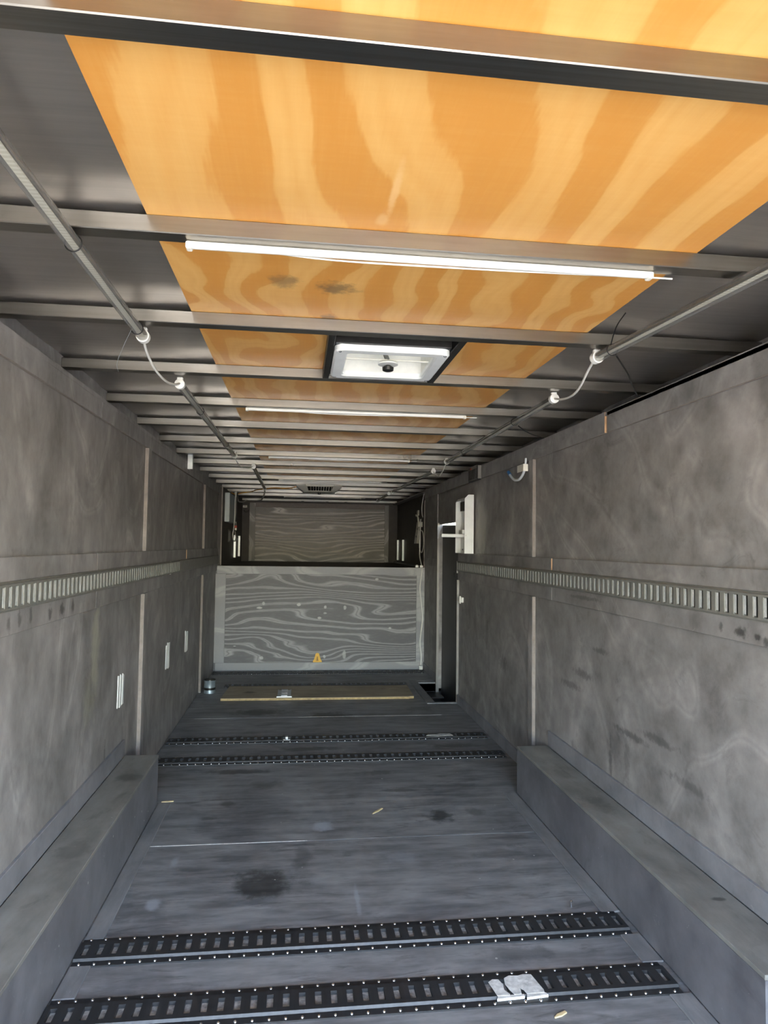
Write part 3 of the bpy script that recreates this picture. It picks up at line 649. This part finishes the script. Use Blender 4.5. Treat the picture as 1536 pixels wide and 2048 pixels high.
# ------------------------------------------------------------------ air diffuser near the front
ac = thing('air_diffuser', (1.17, 7.68, 1.985), 'off-white ceiling air diffuser with a dark slotted grille near the front', 'air diffuser')
def octo(x0, x1, y0, y1, c, z): return [(x0+c, y0, z), (x1-c, y0, z), (x1, y0+c, z), (x1, y1-c, z), (x1-c, y1, z), (x0+c, y1, z), (x0, y1-c, z), (x0, y0+c, z)]
lv = [octo(.92, 1.42, 7.46, 7.96, .10, 1.984), octo(.92, 1.42, 7.46, 7.96, .10, 1.972), octo(1.00, 1.34, 7.53, 7.89, .08, 1.912), octo(1.05, 1.29, 7.58, 7.84, .06, 1.905)]
mb = MB(); [mb.v.extend(q) for q in lv]
for i in range(3):
    for k in range(8): mb.f.append((i*8+k, i*8+(k+1) % 8, (i+1)*8+(k+1) % 8, (i+1)*8+k))
mb.f += [tuple(range(8)), tuple(range(24, 32))[::-1]]
obj('body', mb, M['white2'], ac)
def onface(x, t, off): # t 0..1 from upper to lower edge of the rear face
    return (x, 7.46+.07*t-off, 1.972-.06*t-off*.6)
gr = MB().add([onface(1.035, .18, .001), onface(1.315, .18, .001), onface(1.30, .86, .001), onface(1.05, .86, .001)], [(0, 1, 2, 3)])
gr2 = obj('grille', gr, M['black'], ac)
for k in range(10):
    x = 1.045+.0285*k
    if k: obj('fin', MB().tube([onface(x, .18, .003), onface(x*.97+.035, .86, .003)], .003, 6), M['white2'], gr2)
obj('control_knob', MB().lathe([(.016, 0), (.018, -.012), (.012, -.022)], (1.17, 7.60, 1.905), 14), M['black'], ac, smooth=50)

# ------------------------------------------------------------------ white box with lever beside the door
wb = thing('lever_box', (RW, 5.42, 1.27), 'white enamelled metal box with an arm, on the wall before the side door', 'metal box')
X0, X1, Y0, Y1 = 2.243, RW-.0002, 5.25, 5.56
obj('rear_plate', MB().prism([(X0, Y0, 1.275), (X1, Y0, 1.275), (X1, Y0, 1.738), (X0+.030, Y0, 1.738), (X0+.008, Y0, 1.716), (X0, Y0, 1.705)], (0, 0, 0), (0, .003, 0)), M['white_metal'], wb)
obj('back_plate', MB().box(X1-.03, X1-.001, Y0+.003, Y1, 1.278, 1.715), M['white_metal'], wb)
obj('far_plate', MB().prism([(X0, Y1, 1.275), (X1, Y1, 1.275), (X1, Y1, 1.72), (X0+.02, Y1, 1.72), (X0, Y1, 1.69)], (0, 0, 0), (0, .003, 0)), M['white_metal'], wb)
obj('bottom_plate', MB().box(X0, X1, Y0+.003, Y1, 1.275, 1.278), M['white_metal'], wb)
obj('top_plate', MB().prism([(X0, Y0+.003, 1.700), (X0+.03, Y0+.003, 1.722), (X1, Y0+.003, 1.722), (X1, Y0+.003, 1.719), (X0+.03, Y0+.003, 1.719), (X0, Y0+.003, 1.697)], (0, 0, 0), (0, Y1-Y0-.003, 0)), M['white_metal'], wb)
obj('switch_block', MB().bbox(X1-.060, X1-.03, Y0+.05, Y1-.10, 1.615, 1.690, .003), M['black_steel'], wb)
lv_ = obj('arm', MB().bbox(2.075, X0+.04, Y0+.07, Y0+.10, 1.402, 1.428, .003), M['white_metal'], wb)
obj('arm_bracket', MB().bbox(X0-.004, X0+.03, Y0+.06, Y0+.18, 1.430, 1.462, .003), M['white_metal'], lv_)
obj('bolt', MB().lathe([(.006, 0), (.005, -.004)], (X0+.012, Y0, 1.415), 10, 'y'), M['rivet'], wb)
obj('bolt', MB().lathe([(.007, 0), (.005, -.005)], (X1-.031, Y1-.08, 1.305), 10, 'x'), M['black'], wb)

# ------------------------------------------------------------------ small wall fittings
bb = thing('vent_box', (RW, 5.16, 1.84), 'small black ribbed box high on the right wall', 'box')
obj('case', MB().bbox(2.282, RW-.0005, 5.03, 5.30, 1.838, 1.952, .004), M['black'], bb)
for k in range(7): obj('rib', MB().bbox(2.277, 2.283, 5.06+.034*k, 5.072+.034*k, 1.85, 1.925, .001), M['black_steel'], bb)
obj('side_plate', MB().bbox(2.288, 2.314, 5.0265, 5.031, 1.845, 1.945, .001), M['jamb'], bb)
obj('indicator', MB().bbox(2.277, 2.283, 5.20, 5.225, 1.928, 1.940, .001), M['red'], bb)
lb = thing('hanger_bracket', (LW, 5.36, 1.89), 'galvanised hanger bracket at the top of the left wall', 'bracket')
obj('plate', MB().bbox(LW+.0005, LW+.038, 5.30, 5.304, 1.886, 1.998, .001), M['galv'], lb)
obj('flange', MB().bbox(LW+.0003, LW+.003, 5.304, 5.42, 1.886, 1.944, .001), M['galv'], lb)
obj('flange', MB().bbox(LW+.035, LW+.038, 5.304, 5.33, 1.886, 1.998, .001), M['galv'], lb)

h = thing('hose_hook', (RW, 4.0, 1.80), 'pale curved hose with blue tip and paper tag on the right wall', 'hose')
hp = smooth_pts([(2.300, 3.96, 1.865), (2.298, 3.965, 1.82), (2.290, 3.975, 1.775), (2.282, 4.02, 1.744), (2.275, 4.09, 1.745), (2.272, 4.15, 1.768), (2.272, 4.185, 1.788)], 6)
obj('tube', MB().tube(hp, [.007]*6+[.0085]*(len(hp)-6), 10), M['hose'], h, smooth=60)
obj('tip', MB().tube([(2.272, 4.18, 1.785), (2.272, 4.215, 1.806)], .0105, 12), M['blue'], h, smooth=40)
obj('paper_tag', MB().bbox(2.279, 2.281, 3.95, 4.06, 1.785, 1.828, .0005).bbox(2.279, 2.309, 3.945, 3.947, 1.785, 1.828, .0005), M['white2'], h)

lt = thing('door_catch', (RW, 5.66, .85), 'small white plastic catch on the right wall beside the door', 'catch')
obj('plate', MB().bbox(RW-.006, RW+.0118, 5.61, 5.68, .862, .905, .003), M['white'], lt); obj('finger', MB().bbox(RW-.016, RW-.006, 5.63, 5.645, .852, .915, .003), M['white'], lt); obj('finger', MB().bbox(RW-.016, RW-.006, 5.655, 5.67, .855, .912, .003), M['white'], lt)

for i, (y, z0, z1, w, lab) in enumerate(((3.545, .512, .686, .11, 'nearest white chipped patch low on the left wall'), (4.775, .480, .662, .13, 'middle white chipped patch low on the left wall'), (5.55, .474, .650, .13, 'farthest white chipped patch low on the left wall'))):
    t = thing('white_patch', (LW-.012, y, z0), lab, 'patch', 'white chipped patches in a row on the left wall')
    rnd = random.Random(i); u = y-w/2
    for k in range(3):
        ww = w*(.27+.05*rnd.random()); a = z0+rnd.uniform(0, .012); b = z1-rnd.uniform(0, .02)
        pts = [(LW-.0118, u, a), (LW-.0118, u+ww, a+rnd.uniform(-.004, .01)), (LW-.0118, u+ww*.9, (a+b)/2), (LW-.0118, u+ww, b-rnd.uniform(0, .012)), (LW-.0118, u+.004, b), (LW-.0118, u+.003, a*.4+b*.6)]
        obj('sliver', MB().prism(pts, (0, 0, 0), (.003, 0, 0)), M['white_metal'], t); u += ww+.010*rnd.random()+.004

# slotted shelf standards on the side walls above the deck
def standard(x, sg, y, z0, z1, label):
    t = thing('shelf_bracket', (x, y, z0), label, 'bracket', 'metal uprights bolted to the side walls above the deck')
    a, b = sorted((x, x+sg*.004)); obj('plate', MB().bbox(a, b, y, y+.10, z0, z1, .001), M['black_steel'], t)
    a, b = sorted((x+sg*.004, x+sg*.030)); obj('lip', MB().bbox(a, b, y, y+.006, z0, z1, .001), M['galv'], t)
    for z in (z0+.05, (z0+z1)/2, z1-.05): obj('bolt', MB().lathe([(.012, 0), (.011, sg*.008), (.005, sg*.012)], (x+sg*.004, y+.07, z), 10, 'x'), M['galv'], t, smooth=50)
standard(.1462, 1, 8.72, 1.155, 1.435, 'nearer metal upright on the left wall above the deck')
standard(.1462, 1, 9.36, 1.160, 1.432, 'farther metal upright on the left wall above the deck')
standard(2.3868, -1, 9.76, 1.125, 1.412, 'farther metal upright on the right wall above the deck')
standard(2.3868, -1, 9.26, 1.125, 1.410, 'nearer metal upright on the right wall above the deck')

# electrical corner on the left
eb = thing('electrical_box', (.147, 7.85, 1.57), 'pale grey electrical box on the left wall above the deck', 'electrical box')
obj('case', MB().bbox(.1465, .20, 7.62, 8.30, 1.565, 1.885, .004), M['grey_box'], eb); obj('cover_plate', MB().bbox(.147, .199, 7.612, 7.62, 1.58, 1.87, .002), M['grey_box'], eb)
vp = thing('vent_plate', (.147, 8.15, 1.34), 'narrow perforated grey plate below the electrical box', 'plate')
obj('plate', MB().bbox(.1465, .151, 8.05, 8.30, 1.345, 1.49, .001), M['black_steel'], vp)
for k in range(5): obj('slot', MB().bbox(.1508, .1525, 8.08+.04*k, 8.10+.04*k, 1.36, 1.475, .0005), M['jamb'], vp)
def cable(name, pts, r, mat, label, cat='cable', k=6):
    pts = smooth_pts(pts, k); o = obj(name, MB().tube(pts, r, 8), M[mat], None, smooth=60, origin=pts[len(pts)//2][:]); return tag(o, label, cat)
cable('power_cable', [(.215, 8.12, 1.925), (.213, 8.10, 1.80), (.212, 8.10, 1.62), (.208, 8.05, 1.50), (.206, 7.98, 1.43), (.206, 8.06, 1.37), (.206, 8.28, 1.36), (.206, 8.36, 1.40), (.206, 8.25, 1.47)], .0055, 'cable', 'white looped cable hanging beside the electrical box')
cable('power_cable', [(.226, 8.16, 1.92), (.225, 8.14, 1.80), (.222, 8.14, 1.66), (.218, 8.20, 1.56)], .005, 'cable', 'straight white cable hanging beside the electrical box')
cable('power_cable', [(.236, 8.12, 1.92), (.235, 8.09, 1.80), (.232, 8.09, 1.66), (.226, 8.12, 1.585)], .006, 'black', 'black cable hanging beside the electrical box')
pc = thing('cable_connector', (.218, 8.20, 1.52), 'red and white cable connector below the electrical box', 'connector')
obj('body', MB().bbox(.204, .232, 8.18, 8.23, 1.512, 1.54, .003), M['red'], pc); obj('collar', MB().bbox(.208, .228, 8.19, 8.22, 1.485, 1.512, .003), M['white2'], pc); obj('sleeve', MB().bbox(.208, .228, 8.19, 8.22, 1.54, 1.57, .003), M['black_steel'], pc)
cable('orange_cable', [(.10, 8.75, 1.968), (.16, 8.75, 1.948), (.24, 8.7, 1.965), (.36, 8.6, 1.972), (.44, 8.35, 1.978), (.56, 8.1, 1.972), (.66, 8.0, 1.978), (.78, 7.9, 1.968), (.86, 7.8, 1.966), (.912, 7.72, 1.975)], .006, 'orange_wire', 'orange cable running from the left corner to the air diffuser')
cable('light_cable', [(.556, 7.955, 1.955), (.545, 8.2, 1.945), (.50, 8.8, 1.93), (.44, 9.4, 1.925), (.37, 9.83, 1.945)], .008, 'cable', 'white cable drooping from the farthest left tube to the front wall')
cable('light_cable', [(.22, 9.86, 1.945), (.18, 9.6, 1.905), (.16, 9.2, 1.885), (.170, 8.95, 1.895), (.178, 8.775, 1.902)], .009, 'white', 'white cable curling into the front left corner')
pl = thing('cable_plug', (.176, 8.66, 1.93), 'white plug hanging in the front left corner', 'plug')
obj('body', MB().tube([(.178, 8.72, 1.915), (.174, 8.60, 1.955)], [.014, .018], 12), M['white'], pl, smooth=40); obj('boot', MB().tube([(.179, 8.76, 1.905), (.178, 8.72, 1.916)], [.008, .013], 10), M['white2'], pl, smooth=40)
sn = thing('wall_sensor', (.20, YN, 1.86), 'small cream junction box on the front wall, left corner', 'junction box')
obj('case', MB().bbox(.155, .215, YN-.022, YN-.0005, 1.845, 1.88, .003), M['white2'], sn); obj('button', MB().bbox(.178, .192, YN-.026, YN-.022, 1.857, 1.868, .001), M['jamb'], sn)
hk = [(.17, YN-.03, 1.81), (.175, YN-.035, 1.79), (.20, YN-.035, 1.778), (.23, YN-.035, 1.79), (.238, YN-.03, 1.81)]
cable('wall_hook', hk, .006, 'black_steel', 'dark curved hook below the cream junction box', 'hook')

# cables joining the tubes
cable('light_cable', [(.464, 2.178, 1.960), (.455, 2.27, 1.942), (.455, 2.40, 1.920), (.46, 2.56, 1.918), (.466, 2.70, 1.938), (.470, 2.788, 1.962)], .0042, 'cable', 'white cable between the first two tubes on the left')
cable('light_cable', [(.483, 5.033, 1.960), (.485, 5.2, 1.938), (.50, 5.4, 1.925), (.54, 5.58, 1.935), (.572, 5.678, 1.96)], .0042, 'cable', 'white cable between the last two tubes on the left')
cable('light_cable', [(1.927, 2.163, 1.960), (1.945, 2.26, 1.944), (1.965, 2.37, 1.918), (1.985, 2.49, 1.912), (2.005, 2.64, 1.930), (2.021, 2.768, 1.960)], .0042, 'cable', 'white cable between the first two tubes on the right')
cable('light_cable', [(2.045, 5.033, 1.960), (2.05, 5.16, 1.918), (2.055, 5.35, 1.888), (2.065, 5.55, 1.92), (2.074, 5.668, 1.958)], .0042, 'cable', 'white cable hanging between the second and third right tubes')
cable('tie_wire', [(1.950, 2.055, 1.945), (2.0, 2.12, 1.938), (2.09, 2.25, 1.935), (2.18, 2.40, 1.938), (2.262, 2.52, 1.930)], .0026, 'black', 'thin black wire from the nearest right tube to the wall', 'wire')
cable('tie_wire', [(1.930, 2.05, 1.975), (1.90, 1.95, 2.0), (1.885, 1.86, 2.012)], .0018, 'black', 'thin black wire end above the nearest right tube', 'wire')
cable('tie_wire', [(2.050, 3.34, 1.943), (2.12, 3.45, 1.94), (2.21, 3.58, 1.942), (2.30, 3.70, 1.950)], .0025, 'black', 'thin black wire from the second right tube to the wall', 'wire')
cable('tie_wire', [(.450, 2.08, 1.955), (.40, 2.20, 1.94), (.34, 2.36, 1.925), (.325, 2.44, 1.915)], .0008, 'hose', 'thin clear thread hanging from the nearest left tube', 'thread')
pp = thing('conduit_pipe', (2.30, 7.02, 1.955), 'grey conduit pipe under the rafters at the far right', 'pipe')
obj('pipe', MB().tube([(2.10, 7.03, 1.965), (2.46, 7.03, 1.965)], .012, 12), M['steel'], pp, smooth=60); obj('fitting', MB().tube([(2.43, 7.03, 1.965), (2.465, 7.03, 1.965)], .019, 12), M['galv'], pp, smooth=40)

# ------------------------------------------------------------------ power strip and cord on the right
ps = thing('power_strip', (2.37, 8.05, 1.36), 'cream power strip hanging on the right wall above the deck', 'power strip')
obj('body', MB().prism([(2.356, 7.93, 1.60), (2.356, 8.10, 1.60), (2.356, 8.28, 1.36), (2.356, 8.11, 1.36)], (0, 0, 0), (.030, 0, 0)), M['white2'], ps)
obj('plug_block', MB().bbox(2.33, 2.384, 7.86, 7.95, 1.55, 1.612, .004), M['white2'], ps)
obj('outlet', MB().bbox(2.352, 2.357, 8.03, 8.07, 1.52, 1.545, .001), M['jamb'], ps); obj('outlet', MB().bbox(2.352, 2.357, 8.10, 8.14, 1.43, 1.455, .001), M['jamb'], ps)
hg = thing('cord_hook', (2.386, 8.15, 1.70), 'small cream hook holding cords on the right wall above the deck', 'hook')
obj('base', MB().bbox(2.372, 2.3868, 8.12, 8.20, 1.695, 1.76, .003), M['white2'], hg); obj('peg', MB().tube([(2.375, 8.13, 1.705), (2.345, 8.08, 1.685), (2.338, 8.06, 1.700)], .008, 8), M['white2'], hg, smooth=60)
cable('hanging_cord', [(2.36, 8.02, 1.60), (2.352, 8.02, 1.655), (2.346, 8.0, 1.69), (2.348, 7.95, 1.66), (2.352, 7.92, 1.61)], .006, 'white2', 'cream cord looped over the hook above the power strip')
cable('hanging_cord', [(2.354, 7.93, 1.52), (2.354, 7.72, 1.50), (2.354, 7.64, 1.44), (2.354, 7.62, 1.34), (2.354, 7.74, 1.255), (2.354, 7.88, 1.30), (2.354, 7.9, 1.40)], .0055, 'white2', 'cream cord hanging in a loop below the power strip')
cable('extension_cord', [(2.35, 7.80, 1.64), (2.335, 7.74, 1.50), (2.330, 7.72, 1.36), (2.325, 7.70, 1.22), (2.305, 7.46, 1.108), (2.288, 7.345, 1.07), (2.268, 7.343, .88), (2.285, 7.343, .70), (2.298, 7.343, .53), (2.275, 7.343, .30), (2.290, 7.343, .14), (2.284, 7.335, .05)], .0068, 'white', 'long white cord running down the right edge of the riser')
cp = thing('cord_plug', (2.282, 7.325, .0), 'white plug at the foot of the riser', 'plug')
obj('body', MB().bbox(2.262, 2.302, 7.308, 7.348, .004, .045, .004), M['white'], cp); obj('face', MB().bbox(2.268, 2.296, 7.302, 7.309, .010, .038, .002), M['white2'], cp)
cable('ceiling_cord', [(2.36, 7.66, 1.93), (2.362, 7.74, 1.87), (2.362, 7.80, 1.78), (2.362, 7.78, 1.70), (2.355, 7.70, 1.66)], .005, 'white', 'white cord dropping from the ceiling to the power strip')
for i, x in enumerate((2.238, 2.288)):
    q = thing('deck_plug', (x, 7.42, 1.094), ('left' if i == 0 else 'right') + ' of two small white caps on the deck edge', 'cap', 'two white caps on the deck edge')
    obj('base', MB().bbox(x-.017, x+.017, 7.368, 7.40, 1.094, 1.118, .004), M['white'], q); obj('top', MB().bbox(x-.010, x+.010, 7.372, 7.396, 1.118, 1.124, .002), M['white2'], q)

# ------------------------------------------------------------------ yellow tie-down plate on the riser
yt = thing('yellow_tag', (1.176, YF, .07), 'yellow bell-shaped plastic plate low on the riser', 'plate')
prof = [(-.045, .072), (.045, .072), (.048, .082), (.036, .100), (.026, .130), (.020, .155), (.010, .168), (-.010, .168), (-.020, .155), (-.026, .130), (-.036, .100), (-.048, .082)]
obj('plate', MB().prism([(1.176+a, YF+.0112, b+.012) for a, b in prof], (0, 0, 0), (0, -.012, 0)), M['yellow'], yt)
obj('recess', MB().prism([(1.176+a*.26, YF-.0005, (b-.118)*.50+.122) for a, b in prof], (0, 0, 0), (0, -.002, 0)), M['yellow_dark'], yt)

# ------------------------------------------------------------------ things on the floor
sh = thing('plywood_board', (1.15, 6.21, 0), 'loose weathered brown plywood sheet lying before the riser', 'plywood sheet')
def slab(z0, z1, sh_=0.0): return MB().prism([(.325+sh_, 5.972+sh_, z0), (1.93, 5.955+sh_, z0), (1.945, 5.968, z0), (1.98-sh_, 5.972, z0), (1.992-sh_, 6.44, z0), (.352+sh_, 6.475, z0)], (0, 0, 0), (0, 0, z1-z0))
obj('face_veneer', slab(.0170, .0200), M['old_ply'], sh); obj('core', slab(.0004, .0169, .0008), M['ply_edge'], sh)
lp = thing('louver_plate', (.858, 6.13, .02), 'galvanised plate with three louvers on the loose plywood sheet', 'louver plate')
obj('plate', MB().bbox(.800, .916, 5.985, 6.27, .0202, .0235, .001), M['galv'], lp)
for y in (6.03, 6.12, 6.21):
    n_ = 8; mb = MB(); vs_ = []
    for i, x in enumerate((.832, .884)):
        vs_ += [(x, y+.022*math.cos(math.pi*k/n_), .0236+.020*math.sin(math.pi*k/n_)) for k in range(n_+1)]
    m = n_+1; obj('louver', mb.add(vs_, [(k, k+1, m+k+1, m+k) for k in range(n_)] + [tuple(range(m)), tuple(range(m, 2*m))[::-1]]), M['galv'], lp, smooth=50)
obj('rim', MB().bbox(.800, .806, 5.985, 6.27, .0235, .029, .001).bbox(.910, .916, 5.985, 6.27, .0235, .029, .001), M['galv'], lp)
obj('foot', MB().bbox(.792, .924, 5.975, 5.986, .0202, .032, .002), M['galv'], lp)
cn = thing('paint_can', (.196, 6.30, 0), 'small worn metal can standing by the left wall', 'can')
obj('body', MB().lathe([(.050, .0), (.0525, .002), (.0525, .008), (.050, .012), (.050, .104), (.0525, .108), (.0525, .114)], (.196, 6.30, .0004), 28), M['can'], cn, smooth=40)
obj('lid', MB().lathe([(.0525, .1142), (.051, .120), (.046, .120), (.045, .116), (.020, .116)], (.196, 6.30, .0004), 28), M['black_steel'], cn, smooth=40)
obj('band', MB().lathe([(.0506, .030), (.0508, .031), (.0508, .050), (.0506, .051)], (.196, 6.30, .0004), 28), M['black_steel'], cn, smooth=40)

def chip(name, p, q, w, mat, label, cat):
    a, b = Vector((*p, .0005)), Vector((*q, .0005)); d = (b-a).normalized(); s_ = d.cross(Vector((0, 0, 1)))*w
    pts = [a+s_*.2, a-s_*.2, a+(b-a)*.35-s_, b-s_*.6, b+s_*.7, a+(b-a)*.5+s_]
    return tag(obj(name, MB().prism([x[:] for x in pts], (0, 0, 0), (0, 0, .004)), M[mat], None, origin=((a+b)/2)[:]), label, cat)
chip('wood_splinter', (1.345, 3.435), (1.40, 3.50), .006, 'wood_chip', 'pale wood splinter on the floor right of the middle', 'splinter')
chip('wood_splinter', (.285, 3.682), (.345, 3.690), .007, 'wood_chip', 'pale wood splinter at the end of the left wheel box', 'splinter')
chip('wood_splinter', (1.70, 1.925), (1.74, 1.945), .006, 'wood_chip', 'pale wood splinter in front of the nearest floor track', 'splinter')
sc_ = thing('loose_screw', (1.985, 2.50, 0), 'small steel screw standing on the floor near the right wheel box', 'screw')
obj('shank', MB().tube([(1.985, 2.50, .0005), (1.985, 2.50, .018)], .0025, 8), M['rivet'], sc_); obj('head', MB().lathe([(.005, 0), (.0055, .003), (.003, .005)], (1.985, 2.50, .018), 10), M['rivet'], sc_)
